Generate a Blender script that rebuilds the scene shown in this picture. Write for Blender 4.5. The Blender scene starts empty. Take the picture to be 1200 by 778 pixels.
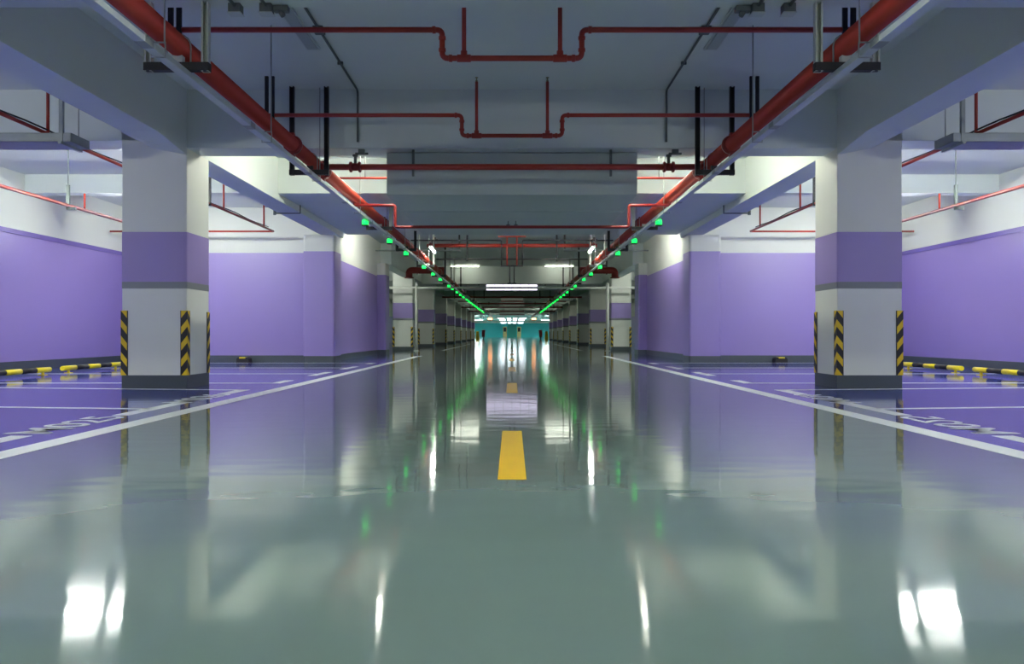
import bpy, bmesh, math, random
from mathutils import Vector, Matrix
random.seed(7)
C = bpy.context.scene.collection
PI = math.pi

# ------------------------------------------------------------------ materials
def lin(c):
    c /= 255.0
    return c / 12.92 if c <= 0.04045 else ((c + 0.055) / 1.055) ** 2.4
def rgb(r, g, b): return (lin(r), lin(g), lin(b), 1.0)

def mat(name, col, rough=0.5, metal=0.0, var=0.06, scale=3.0, bump=0.0, bscale=40.0, spec=0.5, detail=4.0):
    m = bpy.data.materials.new(name); m.use_nodes = True
    nt = m.node_tree; N = nt.nodes; L = nt.links
    p = N['Principled BSDF']
    p.inputs['Roughness'].default_value = rough
    p.inputs['Metallic'].default_value = metal
    p.inputs['Specular IOR Level'].default_value = spec
    tc = N.new('ShaderNodeTexCoord')
    nz = N.new('ShaderNodeTexNoise'); nz.inputs['Scale'].default_value = scale; nz.inputs['Detail'].default_value = detail
    L.new(tc.outputs['Object'], nz.inputs['Vector'])
    mx = N.new('ShaderNodeMix'); mx.data_type = 'RGBA'
    k0, k1 = 1 - var, 1 + var
    mx.inputs['A'].default_value = (col[0]*k0, col[1]*k0, col[2]*k0, 1)
    mx.inputs['B'].default_value = (min(1, col[0]*k1), min(1, col[1]*k1), min(1, col[2]*k1), 1)
    L.new(nz.outputs['Fac'], mx.inputs['Factor'])
    L.new(mx.outputs['Result'], p.inputs['Base Color'])
    if bump:
        n2 = N.new('ShaderNodeTexNoise'); n2.inputs['Scale'].default_value = bscale; n2.inputs['Detail'].default_value = 3
        L.new(tc.outputs['Object'], n2.inputs['Vector'])
        b = N.new('ShaderNodeBump'); b.inputs['Strength'].default_value = bump; b.inputs['Distance'].default_value = 0.01
        L.new(n2.outputs['Fac'], b.inputs['Height']); L.new(b.outputs['Normal'], p.inputs['Normal'])
    return m

def epoxy(name, col, rough=0.08, spec=0.5, wave=1.0):
    """glossy self-levelling resin: long lazy undulations plus fine roller grain"""
    m = bpy.data.materials.new(name); m.use_nodes = True
    nt = m.node_tree; N = nt.nodes; L = nt.links
    p = N['Principled BSDF']
    p.inputs['Specular IOR Level'].default_value = spec
    tc = N.new('ShaderNodeTexCoord')
    nz = N.new('ShaderNodeTexNoise'); nz.inputs['Scale'].default_value = 0.8; nz.inputs['Detail'].default_value = 5
    L.new(tc.outputs['Object'], nz.inputs['Vector'])
    mx = N.new('ShaderNodeMix'); mx.data_type = 'RGBA'
    mx.inputs['A'].default_value = tuple(c*0.92 for c in col[:3]) + (1,)
    mx.inputs['B'].default_value = tuple(c*1.08 for c in col[:3]) + (1,)
    L.new(nz.outputs['Fac'], mx.inputs['Factor']); L.new(mx.outputs['Result'], p.inputs['Base Color'])
    mr = N.new('ShaderNodeMapRange'); mr.inputs['To Min'].default_value = rough*0.8; mr.inputs['To Max'].default_value = rough*1.25
    L.new(nz.outputs['Fac'], mr.inputs['Value']); L.new(mr.outputs['Result'], p.inputs['Roughness'])
    n2 = N.new('ShaderNodeTexNoise'); n2.inputs['Scale'].default_value = 7.0; n2.inputs['Detail'].default_value = 0.5
    mp = N.new('ShaderNodeMapping'); mp.inputs['Scale'].default_value = (0.4, 0.9, 1.0)
    L.new(tc.outputs['Object'], mp.inputs['Vector']); L.new(mp.outputs['Vector'], n2.inputs['Vector'])
    p.inputs['Anisotropic'].default_value = 0.85
    tv = N.new('ShaderNodeCombineXYZ'); tv.inputs['Y'].default_value = 1.0; L.new(tv.outputs[0], p.inputs['Tangent'])
    b = N.new('ShaderNodeBump'); b.inputs['Strength'].default_value = 1.0; b.inputs['Distance'].default_value = 0.0012*wave
    L.new(n2.outputs['Fac'], b.inputs['Height']); L.new(b.outputs['Normal'], p.inputs['Normal'])
    return m

def emit(name, col, strength):
    m = bpy.data.materials.new(name); m.use_nodes = True
    p = m.node_tree.nodes['Principled BSDF']
    p.inputs['Base Color'].default_value = (*[min(1, c) for c in col], 1)
    p.inputs['Emission Color'].default_value = (*col, 1)
    p.inputs['Emission Strength'].default_value = strength
    return m

def chevrons(name, period=0.2, slope=1.25, yellow=0.46):
    """black rubber with yellow stripes that climb towards the corner of the guard (object origin)"""
    m = bpy.data.materials.new(name); m.use_nodes = True
    nt = m.node_tree; N = nt.nodes; L = nt.links
    p = N['Principled BSDF']; p.inputs['Roughness'].default_value = 0.45
    tc = N.new('ShaderNodeTexCoord'); sp = N.new('ShaderNodeSeparateXYZ'); L.new(tc.outputs['Object'], sp.inputs[0])
    def mth(op, a, b=None):
        n = N.new('ShaderNodeMath'); n.operation = op
        for i, v in enumerate((a, b)):
            if v is None: continue
            if isinstance(v, (int, float)): n.inputs[i].default_value = v
            else: L.new(v, n.inputs[i])
        return n.outputs[0]
    u = mth('MAXIMUM', mth('ABSOLUTE', sp.outputs['X']), mth('ABSOLUTE', sp.outputs['Y']))
    v = mth('ADD', sp.outputs['Z'], mth('MULTIPLY', u, slope))
    f = mth('FRACT', mth('DIVIDE', v, period))
    st = mth('LESS_THAN', f, yellow)
    st = mth('MULTIPLY', st, mth('LESS_THAN', u, 0.076))
    mx = N.new('ShaderNodeMix'); mx.data_type = 'RGBA'
    mx.inputs['A'].default_value = rgb(26, 25, 24); mx.inputs['B'].default_value = rgb(232, 196, 20)
    L.new(st, mx.inputs['Factor']); L.new(mx.outputs['Result'], p.inputs['Base Color'])
    return m

M = {}
M['white'] = mat('white_wall_paint', rgb(222, 224, 214), 0.55, var=0.03, scale=1.5, bump=0.05, bscale=60)
M['slab'] = mat('ceiling_paint', rgb(211, 218, 213), 0.7, var=0.04, scale=1.2, bump=0.08, bscale=30)
M['purple'] = mat('lilac_wall_paint', rgb(149, 130, 193), 0.42, var=0.03, scale=1.2, bump=0.05, bscale=60)
M['purple_band'] = mat('violet_trim_paint', rgb(112, 92, 170), 0.4, var=0.03)
M['grey_trim'] = mat('grey_trim_paint', rgb(126, 130, 134), 0.45, var=0.03)
M['base'] = mat('dark_grey_skirting_paint', rgb(72, 80, 86), 0.38, var=0.05)
M['aisle'] = epoxy('grey_green_epoxy', rgb(105, 123, 118), 0.058)
M['bay'] = epoxy('violet_epoxy', rgb(72, 84, 174), 0.055, wave=0.5)
M['line'] = mat('white_line_paint', rgb(240, 244, 236), 0.3, var=0.04, scale=8)
M['yellow_line'] = mat('yellow_line_paint', rgb(240, 190, 20), 0.3, var=0.05, scale=6)
M['red'] = mat('red_pipe_enamel', rgb(160, 48, 34), 0.36, var=0.08, scale=4)
M['dark_red'] = mat('dark_red_fitting_enamel', rgb(128, 26, 22), 0.4, var=0.1, scale=6)
M['channel'] = mat('pale_strut_steel', rgb(196, 200, 190), 0.45, 0.1, var=0.08, scale=10)
M['galv'] = mat('galvanised_steel', rgb(150, 157, 153), 0.45, 0.25, var=0.1, scale=12)
M['tray'] = mat('zinc_trunking', rgb(196, 204, 204), 0.38, 0.35, var=0.06, scale=9)
M['black'] = mat('black_painted_steel', rgb(30, 30, 34), 0.5, 0.2, var=0.1)
M['rubber'] = mat('black_rubber', rgb(24, 24, 26), 0.6, var=0.1)
M['yellow'] = mat('yellow_enamel', rgb(236, 214, 30), 0.4, var=0.05)
M['duct'] = mat('grey_green_duct_paint', rgb(186, 198, 192), 0.5, var=0.04, scale=1.0)
M['fixture'] = mat('white_fixture_enamel', rgb(190, 198, 192), 0.4, var=0.03)
M['diffuser'] = mat('unlit_white_diffuser', rgb(160, 170, 164), 0.3, var=0.02)
M['brass'] = mat('dull_brass', rgb(150, 140, 110), 0.35, 0.8, var=0.05)
M['grey_conduit'] = mat('grey_conduit', rgb(92, 100, 98), 0.5, 0.2, var=0.05)
M['white_steel'] = mat('white_painted_steel', rgb(224, 226, 216), 0.4, var=0.03)
M['teal'] = mat('teal_wall_paint', rgb(24, 172, 176), 0.5, var=0.08, scale=0.6)
M['teal_dark'] = mat('deep_teal_paint', rgb(14, 132, 122), 0.5, var=0.06)
M['beige'] = mat('beige_door_paint', rgb(206, 186, 120), 0.5, var=0.05)
M['guard'] = chevrons('black_yellow_chevron_rubber')
M['tube'] = emit('lit_tube', (0.95, 1.0, 0.93), 88.0)
M['tube_recess'] = emit('lit_recess_tube', (1.0, 1.0, 0.87), 84.0)
M['tube_near'] = emit('lit_near_bay_tube', (0.95, 1.0, 0.94), 62.0)
M['tube_dim'] = emit('lit_dim_tube', (0.98, 1.0, 0.86), 7.0)
M['tube_bay'] = emit('lit_bay_tube', (0.95, 1.0, 0.94), 92.0)
M['tube_far'] = emit('lit_far_tube', (0.98, 1.0, 0.88), 15.0)
M['tube_wall'] = emit('lit_wall_side_tube', (0.97, 1.0, 0.92), 42.0)
M['led_panel'] = emit('lit_bluish_panel', (0.82, 0.76, 1.0), 0.6)
M['hall_panel'] = emit('lit_hall_panel', (0.86, 0.92, 1.0), 2.0)
M['green'] = emit('green_indicator_glow', (0.004, 1.0, 0.07), 0.85)
M['hall_lamp'] = emit('hall_fill_glow', (0.9, 1.0, 1.0), 28.0)
M['orange'] = emit('orange_sign_glow', (1.0, 0.36, 0.1), 3.0)
M['scooter_red'] = mat('scooter_red_plastic', rgb(150, 24, 34), 0.35, var=0.05)
M['glass'] = mat('dark_glass', rgb(30, 40, 46), 0.08, var=0.02)

# ------------------------------------------------------------------ mesh helpers
def BM(): return bmesh.new()

def box(bm, x0, x1, y0, y1, z0, z1, mi=0, bev=0.0):
    x0, x1 = sorted((x0, x1)); y0, y1 = sorted((y0, y1)); z0, z1 = sorted((z0, z1))
    r = bmesh.ops.create_cube(bm, size=1.0)
    vs = r['verts']
    for v in vs:
        v.co = Vector(((x0+x1)/2 + v.co.x*(x1-x0), (y0+y1)/2 + v.co.y*(y1-y0), (z0+z1)/2 + v.co.z*(z1-z0)))
    fs = set(f for v in vs for f in v.link_faces)
    for f in fs: f.material_index = mi
    if bev:
        es = set(e for v in vs for e in v.link_edges)
        r2 = bmesh.ops.bevel(bm, geom=list(es), offset=bev, segments=2, profile=0.6, affect='EDGES')
        for f in r2['faces']: f.material_index = mi

def vbox(bm, x0, x1, y0, y1, z0, z1, bev=0.02, seg=3, mi=0, skip=None):
    """box whose four upright edges are rounded"""
    x0, x1 = sorted((x0, x1)); y0, y1 = sorted((y0, y1))
    pts = []
    for cx, cy, a0 in ((x1-bev, y1-bev, 0), (x0+bev, y1-bev, 90), (x0+bev, y0+bev, 180), (x1-bev, y0+bev, 270)):
        for k in range(seg+1):
            a = math.radians(a0 + 90*k/seg)
            pts.append((cx+bev*math.cos(a), cy+bev*math.sin(a)))
    lo = [bm.verts.new((x, y, z0)) for x, y in pts]; hi = [bm.verts.new((x, y, z1)) for x, y in pts]
    n = len(pts)
    fs = [bm.faces.new((lo[i], lo[(i+1) % n], hi[(i+1) % n], hi[i])) for i in range(n)]
    fs.append(bm.faces.new(lo[::-1])); fs.append(bm.faces.new(hi))
    for f in fs: f.material_index = mi

def tube(bm, pts, r, seg=12, bend=0.0, caps=True, mi=0):
    """round pipe along a polyline; bend > 0 rounds the corners"""
    pts = [Vector(p) for p in pts]
    path = []
    if bend and len(pts) > 2:
        path.append(pts[0])
        for i in range(1, len(pts)-1):
            a, b, c = pts[i-1], pts[i], pts[i+1]
            d1 = (a-b); d2 = (c-b)
            t = min(bend, d1.length*0.45, d2.length*0.45)
            p1 = b + d1.normalized()*t; p2 = b + d2.normalized()*t
            for k in range(6):
                u = k/5
                path.append((1-u)**2*p1 + 2*u*(1-u)*b + u*u*p2)
        path.append(pts[-1])
    else: path = pts
    rings = []
    t0 = (path[1]-path[0]).normalized()
    up = Vector((0, 0, 1)) if abs(t0.z) < 0.9 else Vector((1, 0, 0))
    nrm = t0.cross(up).normalized()
    for i, p in enumerate(path):
        if i == 0: t = (path[1]-path[0]).normalized()
        elif i == len(path)-1: t = (path[-1]-path[-2]).normalized()
        else: t = ((path[i+1]-p).normalized() + (p-path[i-1]).normalized()).normalized()
        nrm = (nrm - t*nrm.dot(t)).normalized(); bn = t.cross(nrm)
        rings.append([bm.verts.new(p + r*(math.cos(2*PI*k/seg)*nrm + math.sin(2*PI*k/seg)*bn)) for k in range(seg)])
    for a, b in zip(rings, rings[1:]):
        for k in range(seg):
            f = bm.faces.new((a[k], a[(k+1) % seg], b[(k+1) % seg], b[k])); f.smooth = True; f.material_index = mi
    if caps:
        f = bm.faces.new(rings[0][::-1]); f.material_index = mi
        f = bm.faces.new(rings[-1]); f.material_index = mi

def lathe(bm, c, axis, prof, seg=16, mi=0):
    """profile [(t, r)...] turned about an axis through c"""
    c = Vector(c); ax = Vector(axis).normalized()
    up = Vector((0, 0, 1)) if abs(ax.z) < 0.9 else Vector((1, 0, 0))
    n = ax.cross(up).normalized(); b = ax.cross(n)
    rings = [[bm.verts.new(c + ax*t + r*(math.cos(2*PI*k/seg)*n + math.sin(2*PI*k/seg)*b)) for k in range(seg)] for t, r in prof]
    for p, q in zip(rings, rings[1:]):
        for k in range(seg):
            f = bm.faces.new((p[k], p[(k+1) % seg], q[(k+1) % seg], q[k])); f.smooth = True; f.material_index = mi
    bm.faces.new(rings[0][::-1]).material_index = mi; bm.faces.new(rings[-1]).material_index = mi

def wpos(o):
    v = Vector((0, 0, 0))
    while o is not None:
        v += o.location; o = o.parent
    return v

def obj(name, bm, mats, parent=None, origin=None, flip=False):
    """link a bmesh (in world coordinates) as ONE object"""
    me = bpy.data.meshes.new(name)
    bmesh.ops.recalc_face_normals(bm, faces=bm.faces)
    bm.to_mesh(me); bm.free()
    for m in (mats if isinstance(mats, (list, tuple)) else [mats]): me.materials.append(m)
    o = bpy.data.objects.new(name, me); C.objects.link(o)
    base = wpos(parent) if parent is not None else Vector((0, 0, 0))
    org = Vector(origin) if origin is not None else base
    me.transform(Matrix.Translation(-org))
    if parent is not None: o.parent = parent
    o.location = org - base
    return o

def struct(name, bm, mats, parent=None, origin=None):
    o = obj(name, bm, mats, parent, origin)
    if parent is None: o['kind'] = 'structure'
    return o

def tag(o, label, cat, group=None, kind=None):
    o['label'] = label; o['category'] = cat
    if group: o['group'] = group
    if kind: o['kind'] = kind
    return o

def thing(name, label, cat, loc, group=None):
    o = bpy.data.objects.new(name, None); C.objects.link(o); o.location = loc
    o.empty_display_size = 0.1
    return tag(o, label, cat, group)

def dup(root, loc, label, group=None, rotz=None, scale=None):
    r = root.copy(); C.objects.link(r); r.location = loc; r['label'] = label
    if group: r['group'] = group
    if rotz is not None: r.rotation_euler = (0, 0, rotz)
    for ch in list(root.children):
        c = ch.copy(); C.objects.link(c); c.parent = r
        for g in ch.children:
            d = g.copy(); C.objects.link(d); d.parent = c
    return r

ORD = ['first', 'second', 'third', 'fourth', 'fifth', 'sixth', 'seventh', 'eighth', 'ninth', 'tenth', 'eleventh', 'twelfth',
       'thirteenth', 'fourteenth', 'fifteenth', 'sixteenth', 'seventeenth', 'eighteenth', 'nineteenth', 'twentieth',
       'twenty-first', 'twenty-second', 'twenty-third', 'twenty-fourth', 'twenty-fifth', 'twenty-sixth', 'twenty-seventh', 'twenty-eighth', 'twenty-ninth', 'thirtieth']
def sd(s): return 'left' if s < 0 else 'right'

# ------------------------------------------------------------------ setting: floor
YB, YE = -7.0, 172.0
XW = 9.2
LX = 2.81            # aisle edge line
bm = BM()
def quad(bm, pts, mi=0):
    f = bm.faces.new([bm.verts.new(p) for p in pts]); f.material_index = mi
def fl(x0, x1, y0, y1, mi): box(bm, x0, x1, y0, y1, -0.2, 0.0, mi)
fl(-LX, LX, YB, YE, 0)
for s in (-1, 1):
    fl(s*LX, s*XW, YB, 25.4, 1)
    fl(s*LX, s*XW, 25.4, YE, 0)
floor = struct('floor', bm, [M['aisle'], M['bay']])

def flat(bm, pts, z=0.0015):
    """thin painted marking, outline in x,y"""
    lo = [bm.verts.new((x, y, 0.0003)) for x, y in pts]; hi = [bm.verts.new((x, y, z)) for x, y in pts]
    n = len(pts); bm.faces.new(hi)
    for i in range(n): bm.faces.new((lo[i], lo[(i+1) % n], hi[(i+1) % n], hi[i]))
def rect(bm, x0, x1, y0, y1): flat(bm, [(x0, y0), (x1, y0), (x1, y1), (x0, y1)])

TILT = 0.125
stalls = [-5.1, -2.7, -0.35, 2.0, 4.42, 6.82, 9.14, 10.44, 12.88, 15.15, 17.70]
for s in (-1, 1):
    bm = BM(); rect(bm, s*(LX-0.085), s*(LX+0.085), YB, 23.4); obj('aisle_line', bm, M['line'], floor)
    bm = BM(); rect(bm, s*(LX-0.07), s*(LX+0.07), 31, 52); obj('aisle_line', bm, M['line'], floor)
    for y in stalls:
        t = TILT if y < 9.3 else 0.0
        bm = BM(); w = 0.045
        xa, xb = 3.2, 8.9
        flat(bm, [(s*xa, y-w), (s*xb, y-w+t*(xb-xa)), (s*xb, y+w+t*(xb-xa)), (s*xa, y+w)])
        obj('stall_line', bm, M['line'], floor)
    for y0, y1 in ((1.4, 2.6), (3.86, 5.02), (6.28, 7.40), (8.52, 9.18), (10.38, 11.05), (12.3, 13.45), (14.58, 15.74), (17.1, 17.74)):
        bm = BM(); rect(bm, s*3.135, s*3.275, y0, y1); obj('stall_end_dash', bm, M['line'], floor)
for y0 in (-1.7, 3.51, 8.69, 13.75, 19.0, 24.2, 29.4, 34.6, 39.8, 45.0, 50.2):
    bm = BM(); rect(bm, -0.066, 0.066, y0, y0+1.76); obj('centre_dash', bm, M['yellow_line'], floor)

def text_mesh(txt):
    cu = bpy.data.curves.new('tmp', 'FONT'); cu.body = txt; cu.align_x = 'CENTER'; cu.align_y = 'CENTER'; cu.size = 1.0
    cu.extrude = 0.0; cu.offset = 0.012; cu.resolution_u = 6
    o = bpy.data.objects.new('tmp', cu); C.objects.link(o)
    dg = bpy.context.evaluated_depsgraph_get()
    me = bpy.data.meshes.new_from_object(o.evaluated_get(dg))
    bpy.data.objects.remove(o); bpy.data.curves.remove(cu)
    return me
def stall_number(txt, s, yc, length=1.08, height=0.31):
    me = text_mesh(txt)
    xs = [v.co.x for v in me.vertices]; ys = [v.co.y for v in me.vertices]
    cx, cy = (min(xs)+max(xs))/2, (min(ys)+max(ys))/2
    kx, ky = length/(max(xs)-min(xs)), height/(max(ys)-min(ys))
    for v in me.vertices:
        u, w = (v.co.x-cx)*kx, (v.co.y-cy)*ky
        # runs along the aisle, tops pointing away from it; the right side is the mirror image, as in the photograph
        v.co = Vector((s*(3.245 + w), yc + u - 0.02*w, 0.0016))
    me.update()
    bm = bmesh.new(); bm.from_mesh(me); bpy.data.meshes.remove(me)
    for f in bm.faces:
        if f.normal.z < 0: f.normal_flip()
    me2 = bpy.data.meshes.new('stall_number'); bm.to_mesh(me2); bm.free(); me2.materials.append(M['line'])
    o = bpy.data.objects.new('stall_number', me2); C.objects.link(o); o.parent = floor
for s in (-1, 1):
    stall_number('M025', s, 5.66)
    stall_number('M026', s, 7.97)

# ------------------------------------------------------------------ setting: ceiling
ZS, ZB, ZD, ZN = 3.68, 2.96, 3.08, 3.11
bm = BM(); box(bm, -XW-0.2, XW+0.2, YB, YE, ZS, ZS+0.3); ceiling = struct('ceiling', bm, M['slab'])
def cpart(name, m='slab', **k):
    b = BM(); box(b, k['x0'], k['x1'], k['y0'], k['y1'], k['z0'], k['z1']); return obj(name, b, M[m], ceiling)
for s in (-1, 1):
    cpart('beam', x0=s*4.01, x1=s*4.42, y0=YB, y1=18.3, z0=ZB, z1=ZS)
    cpart('beam', x0=s*4.01, x1=s*4.42, y0=25.5, y1=92, z0=ZB, z1=ZS)
cpart('dropped_slab', x0=-4.01, x1=4.01, y0=3.9, y1=5.75, z0=ZN, z1=ZS)
cpart('dropped_slab', x0=-4.01, x1=4.01, y0=13.17, y1=18.66, z0=ZD, z1=ZS)
for s in (-1, 1):
    cpart('bay_beam', x0=s*4.42, x1=s*XW, y0=14.5, y1=14.78, z0=3.33, z1=ZS)
def crossbeam(y0, y1, zb=ZB):
    cpart('crossbeam', x0=-4.01, x1=4.01, y0=y0, y1=y1, z0=zb, z1=ZS)
    for s in (-1, 1): cpart('crossbeam', x0=s*4.42, x1=s*XW, y0=y0, y1=y1, z0=3.05, z1=ZS)
crossbeam(9.47, 9.91)
for y, z in ((34.1, 2.90), (40.6, 3.0), (45.6, 2.94), (52.0, 2.94), (58.5, 2.94), (65.5, 2.94), (73.0, 2.94), (81.0, 2.94), (89.0, 2.94), (97, 3.1), (105, 3.1), (115, 3.1)):
    crossbeam(y, y+0.45, z)
crossbeam(1.5, 1.95)

# ------------------------------------------------------------------ setting: walls
ZP = 2.6             # top of the lilac
def wall(name, x0, x1, y0, y1, split=ZP, lower='purple', upper='white'):
    b = BM(); box(b, x0, x1, y0, y1, 0, split, 0); box(b, x0, x1, y0, y1, split, ZS, 1)
    return struct(name, b, [M[lower], M[upper]])
def skirting(name, x0, x1, y0, y1):
    b = BM(); box(b, x0, x1, y0, y1, 0, 0.158); return struct(name, b, M['base'])
for s in (-1, 1):
    n = sd(s)
    wall('wall_'+n, s*XW, s*(XW+0.2), YB, 18.3)
    skirting('baseboard_'+n, s*(XW-0.015), s*XW, YB, 18.3)
    b = BM(); box(b, s*(XW-0.02), s*XW, YB, 18.3, ZP-0.085, ZP+0.005); struct('trim_1' if s < 0 else 'trim_2', b, M['purple_band'])
    # the wall that closes the bay, facing the camera, and its return along the aisle
    wall('wall_bay_end_'+n, s*XW, s*4.36, 18.3, 18.5)
    skirting('baseboard_bay_end_'+n, s*XW, s*4.81, 18.285, 18.3)
    wall('wall_return_'+n, s*4.36, s*4.56, 18.5, 25.5, split=2.54)
    skirting('baseboard_return_'+n, s*4.345, s*4.36, 18.42, 24.8)
    wall('wall_outer_'+n, s*XW, s*(XW+0.2), 25.5, 96.0, split=2.0)
    wall('wall_hall_'+n, s*XW, s*(XW+0.2), 96.0, YE, split=3.1, lower='teal', upper='white')
    b = BM(); box(b, s*4.56, s*XW, 25.3, 25.5, 0, ZS); struct('wall_bay_rear_'+n, b, M['white'])
bm = BM(); box(bm, -XW-0.2, XW+0.2, YB-0.2, YB, 0, ZS); struct('wall_behind', bm, M['white'])
bm = BM(); box(bm, -XW, XW, YE-1.2, YE, 0, 3.1, 0); box(bm, -XW, XW, YE-1.2, YE, 3.1, ZS, 1)
for x0, x1 in ((-5.1, -3.0), (-2.8, -2.35), (2.35, 2.8), (3.0, 5.1)):
    box(bm, x0, x1, YE-1.26, YE-1.2, 0.3, 2.9, 0)
box(bm, -0.95, 0.95, YE-1.3, YE-1.2, 0, 3.0, 2)
struct('wall_back', bm, [M['teal'], M['white'], M['teal_dark']])
for i, s in enumerate((-1, 1)):
    bm = BM(); box(bm, s*1.15, s*2.0, YE-1.34, YE-1.2, 0.05, 2.3); d = struct('door_%d' % (i+1), bm, M['beige'])
    bm = BM(); box(bm, s*1.3, s*1.85, YE-1.38, YE-1.34, 1.2, 2.1, 0, 0.01); obj('door_pane', bm, M['glass'], d)
    bm = BM(); tube(bm, [(s*1.22, YE-1.38, 0.95), (s*1.22, YE-1.38, 1.2)], 0.02); obj('door_handle', bm, M['galv'], d)

# ------------------------------------------------------------------ columns
CW0, CW1, CD = 4.01, 4.81, 0.69
def guard_bm(cx, cy, sx, sy):
    """L-shaped rubber corner guard; (cx, cy) is the column corner, legs run to -sx, -sy"""
    b = BM(); w, t = 0.085, 0.012
    o = 0.010
    X = cx + sx*o; Y = cy + sy*o
    prof = [(X, Y), (X-sx*w, Y), (X-sx*w, Y-sy*t), (X-sx*t, Y-sy*t), (X-sx*t, Y-sy*w), (X, Y-sy*w)]
    lo = [b.verts.new((x, y, 0.158)) for x, y in prof]; hi = [b.verts.new((x, y, 0.955)) for x, y in prof]
    n = len(prof)
    for i in range(n): b.faces.new((lo[i], lo[(i+1) % n], hi[(i+1) % n], hi[i]))
    b.faces.new(lo); b.faces.new(hi)
    return b, (X, Y, 0.158)
def make_column(s, y0, label, group):
    xi, xo = s*CW0, s*CW1
    cx = (xi+xo)/2
    t = thing('column', label, 'column', (cx, y0+CD/2, 0), group)
    b = BM(); vbox(b, xi, xo, y0, y0+CD, 0, ZS-0.002 if False else ZB, 0.012); obj('shaft', b, M['white'], t)
    def ring(name, z0, z1, e, m):
        b = BM(); vbox(b, xi-s*e, xo+s*e, y0-e, y0+CD+e, z0, z1, 0.014); return obj(name, b, m, t)
    ring('plinth', 0, 0.158, 0.006, M['base'])
    ring('lilac_band', 1.31, 1.925, 0.003, M['purple'])
    ring('grey_strip', 1.228, 1.31, 0.004, M['grey_trim'])
    for x, sx in ((min(xi, xo), -1), (max(xi, xo), 1)):
        for y, sy in ((y0, -1), (y0+CD, 1)):
            b, org = guard_bm(x, y, sx, sy); obj('corner_guard', b, M['guard'], t, org)
    return t
far_cols = [31.0, 39.4, 46.9, 53.6, 60.6, 67.6, 75.0, 82.5]
for s in (-1, 1):
    g = 'lilac banded columns along the %s of the aisle' % sd(s)
    p = make_column(s, 9.47, 'nearest big white column with lilac band, standing free on the %s of the aisle' % sd(s), g)
    # the column carries the outer half up to the slab beside the beam
    b = BM(); box(b, s*4.42, s*CW1, 9.47, 10.16, ZB, ZS); obj('head', b, M['white'], p)
    for i, y in enumerate(far_cols):
        dup(p, (s*(CW0+CW1)/2, y+CD/2, 0), '%s white column with lilac band past the lilac wall, %s side of the aisle' % (ORD[i], sd(s)), g)
    b = BM()
    A = [(s*4.44, 9.47, ZB), (s*4.01, 9.47, ZB), (s*4.01, 9.47, ZB-0.085)]; B2 = [(x, 8.7, ZB) for x in (s*4.44, s*4.01)]
    v = [b.verts.new(q) for q in A + B2]
    b.faces.new((v[0], v[1], v[2])); b.faces.new((v[0], v[2], v[3])); b.faces.new((v[2], v[4], v[3])); b.faces.new((v[1], v[4], v[2])); b.faces.new((v[0], v[3], v[4], v[1]))
    obj('haunch', b, M['slab'], p)
    # half-columns built into the bay end wall and the return wall, lilac to 2.6 m
    for k, (y0, y1, xa, xb) in enumerate(((17.75, 18.44, 4.10, 4.83), (24.8, 25.55, 4.08, 4.60))):
        t = thing('pilaster', ('lilac and white pilaster at the corner of the %s bay end wall' if k == 0 else 'dark lilac pilaster at the far end of the %s lilac return wall') % sd(s), 'pilaster', (s*(xa+xb)/2, (y0+y1)/2, 0), 'pilasters in the lilac walls')
        b = BM(); vbox(b, s*xa, s*xb, y0, y1, 0, ZB, 0.05); obj('shaft', b, M['white'], t)
        b = BM(); vbox(b, s*(xa-0.003), s*(xb+0.003), y0-0.003, y1+0.003, 0.15, ZP-0.02, 0.05); obj('lilac_paint', b, M['purple'], t)
        b = BM(); vbox(b, s*(xa-0.01), s*(xb+0.01), y0-0.01, y1+0.01, 0, 0.158, 0.05); obj('plinth', b, M['base'], t)

# ------------------------------------------------------------------ lamps
def make_lamp(label, group, loc, along, lit='tube', rod=0.0, w=0.09):
    """batten lamp 1.25 m; loc is the middle of its underside"""
    t = thing('batten_lamp', label, 'lamp', loc, group)
    x, y, z = loc
    L_ = 0.625
    def bb(b, l0, l1, w0, w1, z0, z1, bev=0):
        if along == 'x': box(b, x+l0, x+l1, y+w0, y+w1, z+z0, z+z1, 0, bev)
        else: box(b, x+w0, x+w1, y+l0, y+l1, z+z0, z+z1, 0, bev)
    b = BM(); bb(b, -L_, L_, -w/2, w/2, 0.045, 0.085, 0.006); obj('housing', b, M['fixture'], t)
    for e in (-1, 1):
        b = BM(); bb(b, e*(L_-0.025), e*L_, -0.02, 0.02, 0.0, 0.046, 0.004); obj('lamp_holder', b, M['fixture'], t)
    d = Vector((1, 0, 0)) if along == 'x' else Vector((0, 1, 0))
    c = Vector((x, y, z+0.022))
    b = BM(); tube(b, [c-d*(L_-0.025), c+d*(L_-0.025)], 0.018, 10); obj('tube', b, M[lit], t)
    if rod:
        for e in (-1, 1):
            p = Vector((x, y, z+0.085)) + d*e*0.45
            b = BM(); tube(b, [p, p+Vector((0, 0, rod-0.085))], 0.006, 6); obj('hanger_rod', b, M['galv'], t)
    return t
G1, G2 = 'lit batten lamps over the parking bays', 'lit batten lamps over the aisle'
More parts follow.
